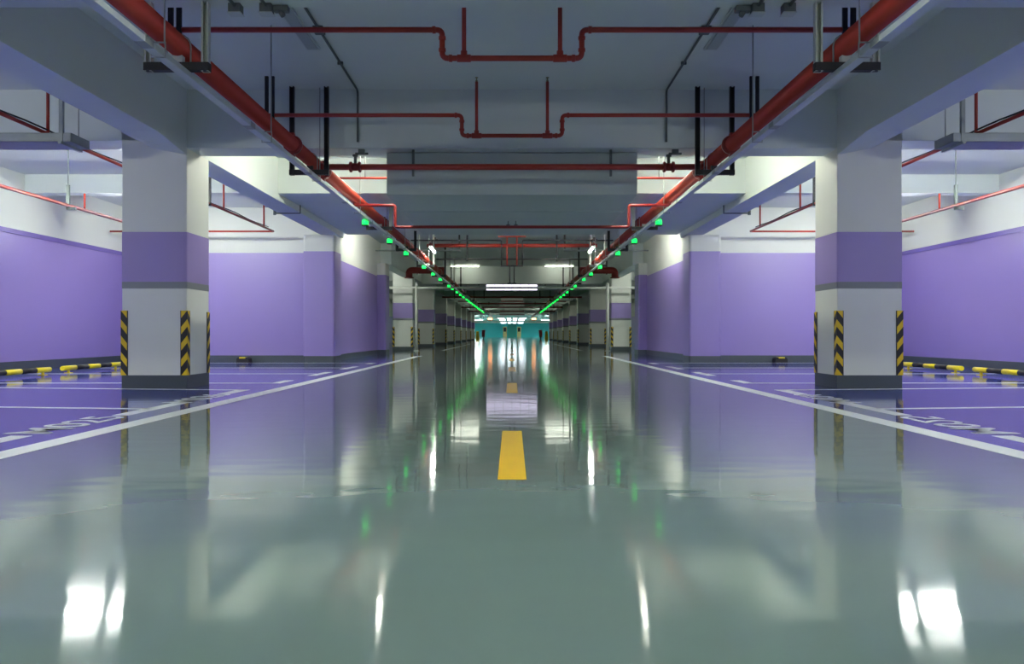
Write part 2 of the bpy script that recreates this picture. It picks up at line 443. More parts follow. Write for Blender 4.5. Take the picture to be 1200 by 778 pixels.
for s in (-1, 1):
    n = sd(s)
    make_lamp('lit batten lamp hanging beside the nearest %s column over the bay' % n, G1, (s*5.9, 11.2, 3.36), 'x', 'tube_bay', rod=ZS-3.36)
    make_lamp('lit batten lamp over the %s bay, hidden behind the nearest column' % n, G1, (s*7.2, 15.6, 2.98), 'x', 'tube_bay', rod=ZS-2.98)
    make_lamp('lit batten lamp over the near %s bay, outside the frame' % n, G1, (s*7.4, 5.4, 2.5), 'x', 'tube_near', rod=ZS-2.5)
    make_lamp('added fill lamp by the outer wall of the %s bay, behind the nearest crossbeam' % n, G1, (s*8.1, 10.4, 3.2), 'x', 'tube_near', rod=ZS-3.2)  # extra lamp out of view, added to brighten the outer wall
    make_lamp('added fill lamp over the %s bay beside the camera' % n, G1, (s*6.3, 0.5, 2.5), 'x', 'tube_near', rod=ZS-2.5)  # unseen fill, added for the near floor and ceiling
    make_lamp('lit batten lamp in the recess beside the ventilation duct, %s of the aisle' % n, G2, (s*2.0, 11.3, 3.52), 'y', 'tube_recess')
    make_lamp('lit batten lamp hanging low past the dropped slab, %s of the aisle' % n, G2, (s*2.19, 21.2, 2.96), 'y', 'tube_wall', rod=ZS-2.96)
    make_lamp('lit batten lamp in front of the pale crossbeam, %s of the aisle' % n, G2, (s*2.05, 33.4, 3.595), 'x', 'tube_dim')
    make_lamp('added fill lamp overhead behind the camera, %s of the aisle' % n, G2, (s*2.0, -2.5, 3.58), 'y')  # added behind the view to lift the foreground
    make_lamp('added fill lamp high above the camera, %s of the aisle' % n, G2, (s*1.6, 2.9, 3.58), 'x')  # second foreground fill, added above the frame
    for i, y in enumerate((104, 121, 139, 157)):  # fill lamps added to brighten the teal end wall
        t = thing('hall_fill_lamp', '%s large added fill lamp over the far teal hall, %s of the centre' % (ORD[i], n), 'lamp', (s*7.5, y, 3.6), 'added hall fill lamps')
        b = BM(); box(b, s*6.0, s*9.0, y-0.65, y+0.65, 3.58, ZS, 0, 0.01); obj('frame', b, M['fixture'], t)
        b = BM(); box(b, s*6.05, s*8.95, y-0.6, y+0.6, 3.565, 3.585); obj('diffuser', b, M['hall_lamp'], t)
    make_lamp('added fill lamp over the %s bays just past the lilac return wall' % n, G1, (s*6.0, 28.0, 3.4), 'x', 'tube_bay', rod=ZS-3.4)  # added out of sight behind the pilaster to light the far columns
    for i, y in enumerate((48.4, 55.8, 62.0, 70.8, 77.0, 85.0)):
        make_lamp('%s lit batten lamp past the pale crossbeam, %s of the aisle' % (ORD[i], n), G2, (s*2.3, y, 3.5), 'x', 'tube_far', rod=ZS-3.5)
    for i, y in enumerate((36.5, 50.5, 64.5, 79.0)):
        make_lamp('%s lit batten lamp over the far %s bays behind the columns' % (ORD[i], n), G1, (s*6.5, y, 3.4), 'x', 'tube_far', rod=ZS-3.4)
    make_lamp('added fill lamp above the near end of the %s lilac return wall' % n, G2, (s*3.2, 20.3, 3.58), 'y', 'tube_wall')  # added above the dropped slab's edge, unseen, to brighten the return wall
    # unlit flat batten on the near ceiling
    t = thing('unlit_lamp', 'unlit flat batten lamp on the near ceiling, %s of the duct-like step' % n if False else 'unlit flat batten lamp on the near ceiling, %s of the stepped red pipe' % n, 'lamp', (s*2.08, 7.5, ZS), 'unlit ceiling lamps')
    b = BM(); box(b, s*2.02, s*2.16, 6.85, 8.1, ZS-0.022, ZS, 0, 0.004); obj('housing', b, M['fixture'], t)
    b = BM(); box(b, s*2.035, s*2.145, 6.9, 8.05, ZS-0.032, ZS-0.021, 0, 0.004); obj('diffuser', b, M['diffuser'], t)

# added lilac-white light box: put in for the patch it reflects in the floor
t = thing('added_light_box', 'added lilac-white lit light box on a crossbeam deep in the aisle', 'light box', (0, 40.5, 2.95))
b = BM(); box(b, -1.38, 1.38, 40.42, 40.6, 2.95, 3.67, 0, 0.01); obj('case', b, M['fixture'], t)
for i in range(6):
    for j in range(2):
        x0 = -1.34 + i*0.448; z0 = 2.98 + j*0.335
        b = BM(); box(b, x0, x0+0.42, 40.40, 40.43, z0, z0+0.32, 0, 0.004); obj('lit_panel', b, M['led_panel'], t)
# rows of white panels in the hall at the far end
k = 0
for r, (y, z) in enumerate(((128, 3.30), (146, 3.28), (164, 2.98))):
    for j, (xa, xb) in enumerate(((-2.35, -1.3), (-0.85, -0.2), (0.2, 0.85), (1.3, 2.35))):
        t = thing('hall_lamp', 'white glowing panel over the teal hall, %s row, %s from the left' % (ORD[r], ORD[j]), 'lamp', ((xa+xb)/2, y, z), 'white panels over the teal hall')
        b = BM(); box(b, xa-0.03, xb+0.03, y, y+0.12, z-0.05, z+0.28, 0, 0.01); obj('frame', b, M['fixture'], t)
        b = BM(); box(b, xa, xb, y-0.03, y+0.02, z-0.02, z+0.25); obj('diffuser', b, M['hall_panel'], t)
        b = BM(); tube(b, [((xa+xb)/2, y+0.06, z+0.28), ((xa+xb)/2, y+0.06, ZS)], 0.015, 6); obj('hanger_rod', b, M['galv'], t)
for s in (-1, 1):
    t = thing('lit_sign', 'small orange lit sign hanging before the teal hall, %s side' % sd(s), 'sign', (s*3.3, 118, 3.0), 'orange signs')
    b = BM(); box(b, s*3.0, s*3.7, 118, 118.12, 2.85, 3.2, 0, 0.02); obj('case', b, M['black'], t)
    b = BM(); box(b, s*3.04, s*3.66, 117.98, 118.01, 2.89, 3.16); obj('face', b, M['orange'], t)
    b = BM(); tube(b, [(s*3.35, 118.06, 3.2), (s*3.35, 118.06, ZS)], 0.02, 6); obj('hanger_rod', b, M['black'], t)

# ------------------------------------------------------------------ red mains along the aisle
XM, ZM, RM = 2.46, 2.79, 0.080
for s in (-1, 1):
    n = sd(s)
    t = thing('sprinkler_main', 'thick red fire main running along the aisle over the %s cable trunking' % n, 'pipe', (s*XM, 40, ZM-RM), 'red fire mains')
    b = BM(); tube(b, [(s*XM, YB+0.1, ZM), (s*XM, 96, ZM)], RM, 24); obj('pipe', b, M['red'], t)
    for y in (2.6, 8.62, 10.02, 14.8, 20.8, 26.6, 32.5, 38.5, 44.5, 50.5, 56.5, 62.5, 68.5):
        b = BM()
        lathe(b, (s*XM, y, ZM), (0, 1, 0), [(-0.05, 0.088), (-0.045, 0.098), (-0.02, 0.098), (-0.012, 0.106), (0.012, 0.106), (0.02, 0.098), (0.045, 0.098), (0.05, 0.088)], 24)
        for e in (-1, 1): box(b, s*XM-0.02, s*XM+0.02, y-0.035, y+0.035, ZM+e*0.112-0.018, ZM+e*0.112+0.018, 0, 0.004)
        obj('coupling', b, M['dark_red'], t)
    # trapeze hangers: two channel posts and a bearer
    for i, y in enumerate((1.8, 5.67, 9.36, 14.3, 17.95, 22.15, 26.0, 30.0, 33.9, 37.8, 45.6, 53.4, 61.2)):
        zt = ZS
        if 3.9 < y < 5.75: zt = ZN
        if 13.17 < y < 18.66: zt = ZD
        black = (i % 2 == 0 and i > 0)
        m = M['black'] if black else M['channel']
        h = thing('pipe_hanger', '%s U-shaped %s steel hanger under the %s red main, counted from the camera' % (ORD[i], 'black' if black else 'grey', n), 'hanger', (s*XM, y, zt), 'hangers of the %s red main' % n)
        xa, xb = s*2.26, s*2.68
        for x in (xa, xb):
            b = BM()
            d = 0.027
            box(b, x-d, x+d, y+0.018, y+0.022, 2.60, zt); box(b, x-d, x-d+0.004, y-0.02, y+0.02, 2.60, zt); box(b, x+d-0.004, x+d, y-0.02, y+0.02, 2.60, zt)
            box(b, x-d, x-d+0.014, y-0.022, y-0.018, 2.60, zt); box(b, x+d-0.014, x+d, y-0.022, y-0.018, 2.60, zt)
            obj('post', b, m, h)
        b = BM(); box(b, xa-s*0.03, xb+s*0.03, y-0.03, y+0.03, 2.605, 2.665, 0, 0.003); obj('bearer', b, M['black'], h)
        b = BM(); pts = [(s*XM + 0.088*math.cos(a), y, ZM + 0.088*math.sin(a)) for a in [math.radians(q) for q in range(-20, 201, 20)]]
        pts = [(s*XM+0.088, y, 2.665)] + pts[1:-1] + [(s*XM-0.088, y, 2.665)]
        tube(b, pts, 0.006, 6); obj('u_bolt', b, M['galv'], h)
        b = BM(); box(b, s*XM-0.035, s*XM+0.035, y-0.025, y+0.025, 2.665, ZM-RM+0.006); obj('saddle', b, m, h)

# ------------------------------------------------------------------ cable trunking with rods
XT0, XT1, ZT0, ZT1 = 2.36, 2.43, 2.548, 2.59
tray_rods = [0.6, 2.9, 5.2, 7.5, 9.40, 11.9, 14.5, 16.9, 19.3, 21.7, 24.3, 26.7, 29.1, 31.5, 36.2, 41.0, 46.0]
for s in (-1, 1):
    n = sd(s)
    t = thing('cable_trunking', 'straight pale metal cable trunking along the aisle under the %s red main' % n, 'trunking', (s*2.395, 40, ZT0), 'cable trunkings')
    b = BM(); box(b, s*XT0, s*XT1, YB+0.1, 92, ZT0, ZT1, 0, 0.003); obj('channel', b, M['tray'], t)
    y = 0.0; 
    for y in [q*2.0 + 1.0 for q in range(0, 22)]:
        b = BM(); box(b, s*(XT0-0.0015), s*(XT1+0.0015), y-0.06, y+0.06, ZT0-0.0015, ZT1+0.0015); obj('joint_sleeve', b, M['galv'], t)
    for y in tray_rods:
        zt = ZS
        if 3.9 < y < 5.75: zt = ZN
        if 13.17 < y < 18.66: zt = ZD
        b = BM(); tube(b, [(s*2.352, y, ZT1+0.04), (s*2.352, y, zt)], 0.006, 6); obj('hanger_rod', b, M['galv'], t)
        b = BM(); x0, x1 = s*(XT0-0.012), s*(XT1+0.012)
        tube(b, [(s*2.395, y, ZT1+0.05), (x0, y, ZT1+0.05), (x0, y, ZT0-0.01), (x1, y, ZT0-0.01), (x1, y, ZT1+0.05), (s*2.395, y, ZT1+0.05)], 0.006, 6); obj('clip', b, M['galv'], t)

# green bay indicators on the trunking
def make_indicator(s, y, label):
    t = thing('indicator_light', label, 'light', (s*2.46, y, ZT0), 'green bay lights under the %s trunking' % sd(s))
    x = s*2.46
    b = BM(); box(b, x-0.05, x+0.05, y-0.05, y+0.05, ZT0-0.075, ZT0-0.052, 0, 0.006); box(b, s*2.425, s*2.44, y-0.03, y+0.03, ZT0-0.06, ZT1); obj('bracket', b, M['black'], t)
    b = BM(); lathe(b, (x, y, ZT0-0.054), (0, 0, 1), [(0, 0.042), (0.004, 0.05), (0.045, 0.053), (0.075, 0.05), (0.09, 0.034), (0.094, 0.01)], 16); obj('lens', b, M['green'], t)
    return t
ind = [13.5, 16.2, 18.7, 22.5, 25.1, 27.6, 31.4, 33.2, 36.0, 38.4, 40.8, 43.8, 46.2, 48.6, 51.6, 54.0, 56.4, 59.4, 61.8, 64.2, 67.2, 69.6]
for s in (-1, 1):
    p = None
    for i, y in enumerate([q*0.953 for q in ind]):
        lab = '%s green indicator light from the camera along the %s cable trunking' % (ORD[i], sd(s))
        if p is None: p = make_indicator(s, y, lab)
        else: dup(p, (s*2.46, y, ZT0), lab)

# ------------------------------------------------------------------ sprinkler pipes across the aisle
def elbow(b, p, r): bmesh.ops.create_uvsphere(b, u_segments=12, v_segments=8, radius=r, matrix=Matrix.Translation(Vector(p)))
def stepped_pipe(label, y, zo, zi, r, xr, ztop):
    t = thing('sprinkler_pipe', label, 'pipe', (0, y, zi), 'stepped red sprinkler pipes')
    xs = 0.588
    b = BM(); tube(b, [(-2.92, y, zo), (-xs, y, zo), (-xs, y, zi), (xs, y, zi), (xs, y, zo), (2.92, y, zo)], r, 14, 0.05); obj('pipe', b, M['red'], t)
    b = BM()
    for s in (-1, 1):
        for c, ax in (((s*xs, y, zi+0.055), (0, 0, 1)), ((s*xs, y, zo-0.085), (0, 0, 1)), ((s*(xs-0.07), y, zi), (1, 0, 0)), ((s*(xs+0.07), y, zo), (1, 0, 0))):
            bb = BM(); c = Vector(c) - Vector((0.015, 0, 0))*ax[0]
            lathe(bb, c, ax, [(0, r*1.0), (0.002, r*1.3), (0.028, r*1.3), (0.03, r)], 14)
            obj('elbow_collar', bb, M['red'], t)
        bb = BM(); lathe(bb, (s*xr-0.06, y, zi), (1, 0, 0), [(0, r), (0.004, r*1.35), (0.116, r*1.35), (0.12, r)], 14); lathe(bb, (s*xr, y, zi), (0, 0, 1), [(0, r*1.2), (0.06, r*1.2), (0.064, r*0.8)], 14); obj('tee', bb, M['red'], t)
        bb = BM(); tube(bb, [(s*xr, y, zi), (s*xr, y, ztop-0.06)], r*0.8, 12); ri = obj('riser', bb, M['red'], t)
        bb = BM(); lathe(bb, (s*xr, y, ztop-0.06), (0, 0, 1), [(0, 0.014), (0.02, 0.014), (0.022, 0.008), (0.045, 0.006), (0.047, 0.02), (0.052, 0.02)], 10); obj('sprinkler_head', bb, M['brass'], ri)
        for x in (2.80, 2.87):
            bb = BM(); box(bb, s*x-0.02, s*x+0.02, y-0.03, y+0.0, zo-0.06, ZS, 0, 0.003); obj('hanger_strap', bb, M['black'], t)
    b.free()
stepped_pipe('stepped red sprinkler pipe nearest the camera, crossing under the near ceiling', 6.475, 3.23, 2.99, 0.0235, 0.405, ZS)
stepped_pipe('stepped red sprinkler pipe crossing just in front of the first crossbeam', 9.0, 3.23, 2.99, 0.0235, 0.415, ZS)

def valve(t, x, y, z, r):
    b = BM()
    for e in (-1, 1): lathe(b, (x+e*0.055, y, z), (1, 0, 0), [(-0.014, r), (-0.013, r*1.75), (0.013, r*1.75), (0.014, r)], 20)
    lathe(b, (x-0.045, y, z), (1, 0, 0), [(0, r*1.25), (0.09, r*1.25)], 16)
    v = obj('valve', b, M['dark_red'], t)
    b = BM(); lathe(b, (x, y, z+r), (0, 0, 1), [(0, 0.02), (0.09, 0.02), (0.092, 0.035), (0.115, 0.035)], 12)
    box(b, x+0.0, x+0.16, y-0.015, y+0.015, z+r+0.115, z+r+0.14, 0, 0.004)
    box(b, x+0.04, x+0.12, y-0.03, y+0.03, z+r+0.12, z+r+0.19, 0, 0.008)
    obj('valve_lever', b, M['grey_conduit'], v)
t = thing('cross_main', 'straight red cross main with two valves below the first crossbeam', 'pipe', (0, 9.56, 2.70), 'red cross mains')
b = BM(); tube(b, [(-XM, 9.56, 2.745), (XM, 9.56, 2.745)], 0.038, 18); obj('pipe', b, M['red'], t)
for s in (-1, 1):
    valve(t, s*1.95, 9.56, 2.745, 0.038)
    b = BM(); lathe(b, (s*(XM-0.12), 9.56, 2.745), (s, 0, 0), [(0, 0.05), (0.06, 0.05)], 16); obj('collar', b, M['dark_red'], t)
    b = BM(); box(b, s*1.23-0.015, s*1.23+0.015, 9.545, 9.575, 2.63, ZB, 0, 0.003); obj('hanger_strap', b, M['grey_conduit'], t)

t = thing('thin_pipe', 'thin red pipe crossing above the ventilation duct in the lit recess', 'pipe', (0, 11.5, 3.0), 'thin red pipes')
b = BM(); tube(b, [(-2.9, 11.5, 3.0), (2.9, 11.5, 3.0)], 0.017, 10); obj('pipe', b, M['red'], t)
for s in (-1, 1):
    b = BM(); tube(b, [(s*2.2, 11.5, 3.0), (s*2.2, 11.5, ZS)], 0.006, 6); obj('hanger_rod', b, M['galv'], t)

t = thing('pendent_pipe', 'thin dark red pipe slung under the ventilation duct with upturned ends', 'pipe', (0, 11.9, 2.32), 'thin red pipes')
b = BM(); tube(b, [(-2.44, 11.9, 2.66), (-1.81, 11.9, 2.66), (-1.81, 11.9, 2.325), (1.81, 11.9, 2.325), (1.81, 11.9, 2.66), (2.44, 11.9, 2.66)], 0.024, 12, 0.04); obj('pipe', b, M['dark_red'], t)
for s in (-1, 1):
    b = BM(); tube(b, [(s*0.06, 11.9, 2.335), (s*0.06, 11.9, 2.42)], 0.008, 8); lathe(b, (s*0.06, 11.9, 2.345), (0, 0, 1), [(0, 0.03), (0.02, 0.03)], 10); obj('hanger_rod', b, M['grey_conduit'], t)
    b = BM(); tube(b, [(s*2.44, 11.9, 2.66), (s*2.44, 11.9, ZM)], 0.024, 10); obj('feed_riser', b, M['dark_red'], t)

# ------------------------------------------------------------------ ventilation duct
t = thing('ventilation_duct', 'big flat grey ventilation duct hanging across the middle behind the first crossbeam', 'duct', (0, 11.6, 2.42))
b = BM(); box(b, -1.58, 1.58, 9.68, 13.58, 2.42, 2.95, 0, 0.006); obj('casing', b, M['duct'], t)
for y in (10.98, 12.28):
    b = BM(); box(b, -1.585, 1.585, y-0.012, y+0.012, 2.412, 2.95); obj('flange', b, M['duct'], t)
for s in (-1, 1):
    for y in (10.6, 12.8):
        b = BM(); tube(b, [(s*1.5, y, 2.94), (s*1.5, y, ZS)], 0.008, 6); obj('hanger_rod', b, M['galv'], t)

# ------------------------------------------------------------------ conduits and boxes on the near ceiling
for s in (-1, 1):
    n = sd(s)
    t = thing('conduit', 'thin grey conduit along the near ceiling and down the crossbeam, %s of the stepped pipes' % n, 'conduit', (s*1.9, 8.2, ZS), 'ceiling conduits')
    b = BM(); tube(b, [(s*1.9, 5.78, 3.664), (s*1.9, 9.452, 3.664), (s*1.9, 9.452, 3.03)], 0.013, 8, 0.06); obj('pipe', b, M['grey_conduit'], t)
    b = BM(); box(b, s*1.9-0.05, s*1.9+0.05, 7.5, 7.62, 3.63, ZS, 0, 0.005); obj('junction_box', b, M['grey_conduit'], t)
    for y, z in ((8.5, None), (9.452, 3.35)):
        b = BM()
        if z is None: box(b, s*1.9-0.03, s*1.9+0.03, y-0.012, y+0.012, 3.648, ZS)
        else: box(b, s*1.9-0.03, s*1.9+0.03, 9.436, 9.47, z-0.012, z+0.012)
        obj('saddle_clip', b, M['grey_conduit'], t)
    for k, x in enumerate((2.05, 1.82)):
        t = thing('junction_box', '%s grey junction box with conduit under the nearest dropped slab edge, %s side' % ('outer' if k == 0 else 'inner', n), 'junction box', (s*x, 5.68, ZN), 'junction boxes')
        b = BM(); box(b, s*x-0.045, s*x+0.045, 5.66, 5.74, ZN-0.07, ZN, 0, 0.006); obj('box', b, M['grey_conduit'], t)
        b = BM(); box(b, s*x-0.05, s*x+0.05, 5.655, 5.745, ZN-0.076, ZN-0.068, 0, 0.002); obj('lid', b, M['fixture'], t)
        b = BM(); tube(b, [(s*x, 3.9, ZN-0.018), (s*x, 5.66, ZN-0.018)], 0.013, 8); obj('pipe', b, M['grey_conduit'], t)
        if k == 1:
            b = BM(); box(b, s*(x-0.05), s*(x-0.16), 5.68, 5.74, ZN-0.05, ZN-0.01, 0, 0.004); tube(b, [(s*(x-0.1), 5.71, ZN-0.05), (s*(x-0.12), 5.71, ZN-0.08)], 0.02, 8); obj('sensor', b, M['grey_conduit'], t)

# ------------------------------------------------------------------ bay equipment: tray, pipes
for s in (-1, 1):
    n = sd(s)
    # galvanised tray crossing the bay in front of the crossbeam
    t = thing('cable_tray', 'wide galvanised cable tray ending beside the nearest %s column' % n, 'cable tray', (s*7, 8.8, 2.82), 'galvanised bay trays')
    b = BM()
    box(b, s*4.94, s*(XW-0.05), 8.6, 8.98, 2.82, 2.825); box(b, s*4.94, s*(XW-0.05), 8.6, 8.605, 2.82, 2.92); box(b, s*4.94, s*(XW-0.05), 8.975, 8.98, 2.82, 2.92)
    box(b, s*4.94, s*4.945, 8.6, 8.98, 2.82, 2.92); box(b, s*4.94, s*(XW-0.05), 8.6, 8.98, 2.915, 2.92)
    obj('channel', b, M['galv'], t)
    for x in (5.05, 7.0, 8.6):
        b = BM(); box(b, s*x-0.022, s*x+0.022, 8.59, 8.63, 2.80, ZS, 0, 0.003); obj('post', b, M['galv'], t)
        b = BM(); tube(b, [(s*x, 8.95, 2.9), (s*x, 8.95, ZS)], 0.006, 6); obj('hanger_rod', b, M['galv'], t)
        b = BM(); box(b, s*x-0.02, s*x+0.02, 8.57, 9.0, 2.79, 2.82, 0, 0.003); obj('bearer', b, M['galv'], t)
    # upper red pipe with cable
    t = thing('bay_pipe', 'red pipe running along the upper %s bay past the nearest column' % n, 'pipe', (s*5.33, 10, 2.93), 'red bay pipes')
    x, z = s*5.33, 2.965
    b = BM(); tube(b, [(x, YB+0.2, z), (x, 17.2, z), (s*9.0, 17.2, z)], 0.021, 12, 0.05); obj('pipe', b, M['red'], t)
    b = BM(); pts = [(x+s*0.0, q, z+0.033+0.012*math.sin(q*3.1)) for q in [YB+0.2+0.4*i for i in range(60)]]; tube(b, pts, 0.010, 6); obj('cable', b, M['black'], t)
    for y in (4.5, 8.82, 14.2, 16.5):
        zt = ZS
        xx = x if y < 17 else s*5.5
        b = BM(); tube(b, [(xx, y, z), (xx, y, zt-0.02)], 0.018, 10); obj('riser', b, M['red'], t)
        b = BM(); lathe(b, (xx, y, zt-0.03), (0, 0, 1), [(0, 0.012), (0.012, 0.012), (0.014, 0.022), (0.02, 0.022)], 8); obj('sprinkler_head', b, M['brass'], t)
    b = BM(); box(b, x-0.03, x+0.03, 13.5, 13.54, z-0.04, ZS, 0, 0.003); obj('hanger_strap', b, M['black'], t)
    # lower red pipe
    t = thing('bay_pipe', 'lower red pipe running along the %s bay near the outer wall' % n, 'pipe', (s*6.9, 10, 2.65), 'red bay pipes')
    x, z = s*6.9, 2.665
    b = BM(); tube(b, [(x, YB+0.2, z), (x, 16.8, z)], 0.026, 12); obj('pipe', b, M['red'], t)
    for y in (6.0, 12.4):
        b = BM(); tube(b, [(x, y, z), (x, y, z+0.27)], 0.016, 10); obj('riser', b, M['red'], t)
    b = BM(); tube(b, [(x, 16.8, z), (x, 16.8, ZS)], 0.02, 10); obj('riser', b, M['red'], t)
    for y in (4.0, 11.94):
        b = BM(); box(b, x-0.022, x+0.022, y-0.02, y+0.02, z-0.06, z+0.32, 0, 0.003); box(b, x-0.02, x+s*0.0+0.12, y-0.02, y+0.02, z-0.07, z-0.03, 0, 0.003); tube(b, [(x, y, z+0.3), (x, y, ZS)], 0.008, 6); obj('hanger_strap', b, M['grey_conduit'], t)
    # small conduit bracket under the beam
    t = thing('bracket', 'small grey U bracket under the %s longitudinal beam between the column and pilaster' % n, 'bracket', (s*4.2, 14.4, ZB), 'beam brackets')
    b = BM(); tube(b, [(s*4.45, 14.4, 2.93), (s*3.97, 14.4, 2.93), (s*3.97, 14.4, 3.08)], 0.014, 8); obj('rod', b, M['grey_conduit'], t)
    b = BM(); lathe(b, (s*4.45, 14.4, 2.90), (0, 0, 1), [(0, 0.03), (0.08, 0.03)], 8); obj('plate', b, M['grey_conduit'], t)

# wheel stops: striped steel tube on two feet
def wheel_stop(s, y0, y1, label):
    t = thing('wheel_stop', label, 'wheel stop', (s*7.6, (y0+y1)/2, 0), 'striped wheel stops')
    n = 5; L_ = (y1-y0)/n
    for i in range(n):
        b = BM(); m = M['yellow'] if i % 2 == 0 else M['rubber']
        tube(b, [(s*7.6, y0+i*L_, 0.085), (s*7.6, y0+(i+1)*L_, 0.085)], 0.042, 14); o = obj('yellow_band' if i % 2 == 0 else 'black_band', b, m, t)
    for y in (y0+0.18, y1-0.18):
        b = BM(); tube(b, [(s*7.6, y, 0), (s*7.6, y, 0.07)], 0.022, 10); box(b, s*7.6-0.05, s*7.6+0.05, y-0.05, y+0.05, 0, 0.008); obj('foot', b, M['yellow'], t)
for s in (-1, 1):
    wheel_stop(s, 10.75, 12.62, 'black and yellow wheel stop nearest the frame edge in the %s bay' % sd(s))
    wheel_stop(s, 12.98, 14.9, 'black and yellow wheel stop beside the nearest column in the %s bay' % sd(s))
    wheel_stop(s, 15.4, 17.3, 'black and yellow wheel stop hidden behind the nearest %s column' % sd(s))
    t = thing('rubber_block', 'small black rubber block with a yellow top by the %s bay end wall' % sd(s), 'wheel stop', (s*6.27, 17.95, 0), 'rubber blocks')
    b = BM(); 
    pr = [(0.14, 0), (0.135, 0.09), (0.10, 0.125), (-0.10, 0.125), (-0.135, 0.09), (-0.14, 0)]
    lo = [b.verts.new((s*6.27+x, 17.85, z)) for x, z in pr]; hi = [b.verts.new((s*6.27+x, 18.1, z)) for x, z in pr]
    for i in range(6): b.faces.new((lo[i], lo[(i+1) % 6], hi[(i+1) % 6], hi[i]))
    b.faces.new(lo); b.faces.new(hi); obj('body', b, M['rubber'], t)
    b = BM(); box(b, s*6.27-0.07, s*6.27+0.07, 17.84, 18.0, 0.1, 0.13, 0, 0.004); obj('reflector', b, M['yellow'], t)

# ------------------------------------------------------------------ pipework further down the aisle
def cross_pipe(label, y, z, r, x1, m='red', hang=(), zt=ZS, val=None, group='red cross mains'):
    t = thing('cross_pipe', label, 'pipe', (0, y, z-r), group)
    b = BM(); tube(b, [(-x1, y, z), (x1, y, z)], r, 12); obj('pipe', b, M[m], t)
    for h in hang:
        for s in (-1, 1):
            b = BM(); box(b, s*h-0.025, s*h+0.025, y-0.02, y+0.02, z-r-0.04, zt, 0, 0.003); obj('hanger_strap', b, M['black'], t)
    if val:
        for s in (-1, 1): valve(t, s*val, y, z, r)
    return t
Y3 = 22.0
cross_pipe('thick red cross main with valves past the dropped slab', 22.6, 3.27, 0.055, 2.5, 'red', (1.55,), val=2.35)
t = thing('pipe_rack', 'central red and black sprinkler loop with two risers past the dropped slab', 'pipe', (0, Y3, 2.6))
b = BM(); tube(b, [(-0.4, Y3, 3.46), (0.4, Y3, 3.46)], 0.025, 10); obj('top_bar', b, M['red'], t)
for s in (-1, 1):
    b = BM(); tube(b, [(s*0.142, Y3, 3.46), (s*0.142, Y3, 2.62)], 0.022, 10); obj('riser', b, M['red'], t)
    b = BM(); tube(b, [(s*2.9, Y3, 3.35), (s*0.3, Y3, 3.35), (s*0.3, Y3, 2.62)], 0.02, 10, 0.04); obj('branch', b, M['black'], t)
    b = BM(); tube(b, [(s*0.064, Y3, 2.62), (s*0.064, Y3, 2.13)], 0.018, 10); lathe(b, (s*0.064, Y3, 2.10), (0, 0, 1), [(0, 0.07), (0.03, 0.07), (0.04, 0.02)], 10); obj('drop', b, M['black'], t)
b = BM(); tube(b, [(-0.32, Y3, 2.62), (0.32, Y3, 2.62)], 0.022, 10); obj('bottom_bar', b, M['black'], t)
cross_pipe('thin black pipe crossing below the red cross main past the dropped slab', 22.3, 2.84, 0.02, 2.2, 'black', (1.3,), group='thin dark pipes')
for s in (-1, 1):
    n = sd(s)
    t = thing('cross_tray', 'narrow metal tray crossing past the pilaster on the %s' % n, 'cable tray', (s*3, 24.42, 3.30), 'cross trays')
    b = BM(); box(b, s*1.65, s*4.33, 24.35, 24.49, 3.30, 3.34, 0, 0.003); obj('channel', b, M['galv'], t)
    for x in (1.9, 3.7):
        b = BM(); tube(b, [(s*x, 24.42, 3.33), (s*x, 24.42, ZS)], 0.01, 6); obj('hanger_rod', b, M['galv'], t)
    t = thing('feed_pipe', 'fat dark red feed pipe with a downturned elbow under the ceiling, %s side' % n, 'pipe', (s*3.5, 28, 3.0), 'fat feed pipes')
    b = BM(); tube(b, [(s*2.46, 28, 2.99), (s*3.75, 28, 2.99), (s*3.75, 28, 2.72)], 0.125, 18, 0.22); obj('pipe', b, M['dark_red'], t)
    b = BM(); lathe(b, (s*3.75, 28, 2.70), (0, 0, 1), [(0, 0.125), (0.004, 0.17), (0.04, 0.17), (0.044, 0.125)], 18); obj('flange', b, M['dark_red'], t)
    for x in (2.85, 3.45):
        b = BM(); box(b, s*x-0.025, s*x+0.025, 27.98, 28.02, 2.84, ZS, 0, 0.003); obj('hanger_strap', b, M['black'], t)
# white pipe portal in front of the far columns
YP = 30.4
t = thing('pipe_portal', 'white steel pipe frame spanning the aisle in front of the far columns', 'frame', (0, YP, 0))
b = BM(); tube(b, [(-4.95, YP, 2.5), (4.95, YP, 2.5)], 0.042, 14); obj('crossbar', b, M['white_steel'], t)
for s in (-1, 1):
    b = BM(); tube(b, [(s*3.78, YP, 0), (s*3.78, YP, 2.62)], 0.06, 14); lathe(b, (s*3.78, YP, 2.62), (0, 0, 1), [(0, 0.06), (0.06, 0.05), (0.09, 0.015)], 12); obj('post', b, M['white_steel'], t)
    b = BM(); box(b, s*3.78-0.1, s*3.78+0.1, YP-0.1, YP+0.1, 0, 0.015, 0, 0.003); obj('base_plate', b, M['white_steel'], t)
    b = BM(); tube(b, [(s*4.95, YP, 0), (s*4.95, YP, 2.5)], 0.055, 14); obj('post', b, M['white_steel'], t)
    t2 = thing('camera_box', 'small white camera with a dark hood on the outer %s post of the white frame' % sd(s), 'camera', (s*4.85, YP-0.1, 1.75), 'post cameras')
    b = BM(); box(b, s*4.95-0.07, s*4.95+0.07, YP-0.32, YP-0.06, 1.7, 1.84, 0, 0.02); obj('body', b, M['white_steel'], t2)
    b = BM(); lathe(b, (s*4.95, YP-0.37, 1.77), (0, 1, 0), [(0, 0.055), (0.06, 0.06)], 14); obj('lens_hood', b, M['black'], t2)
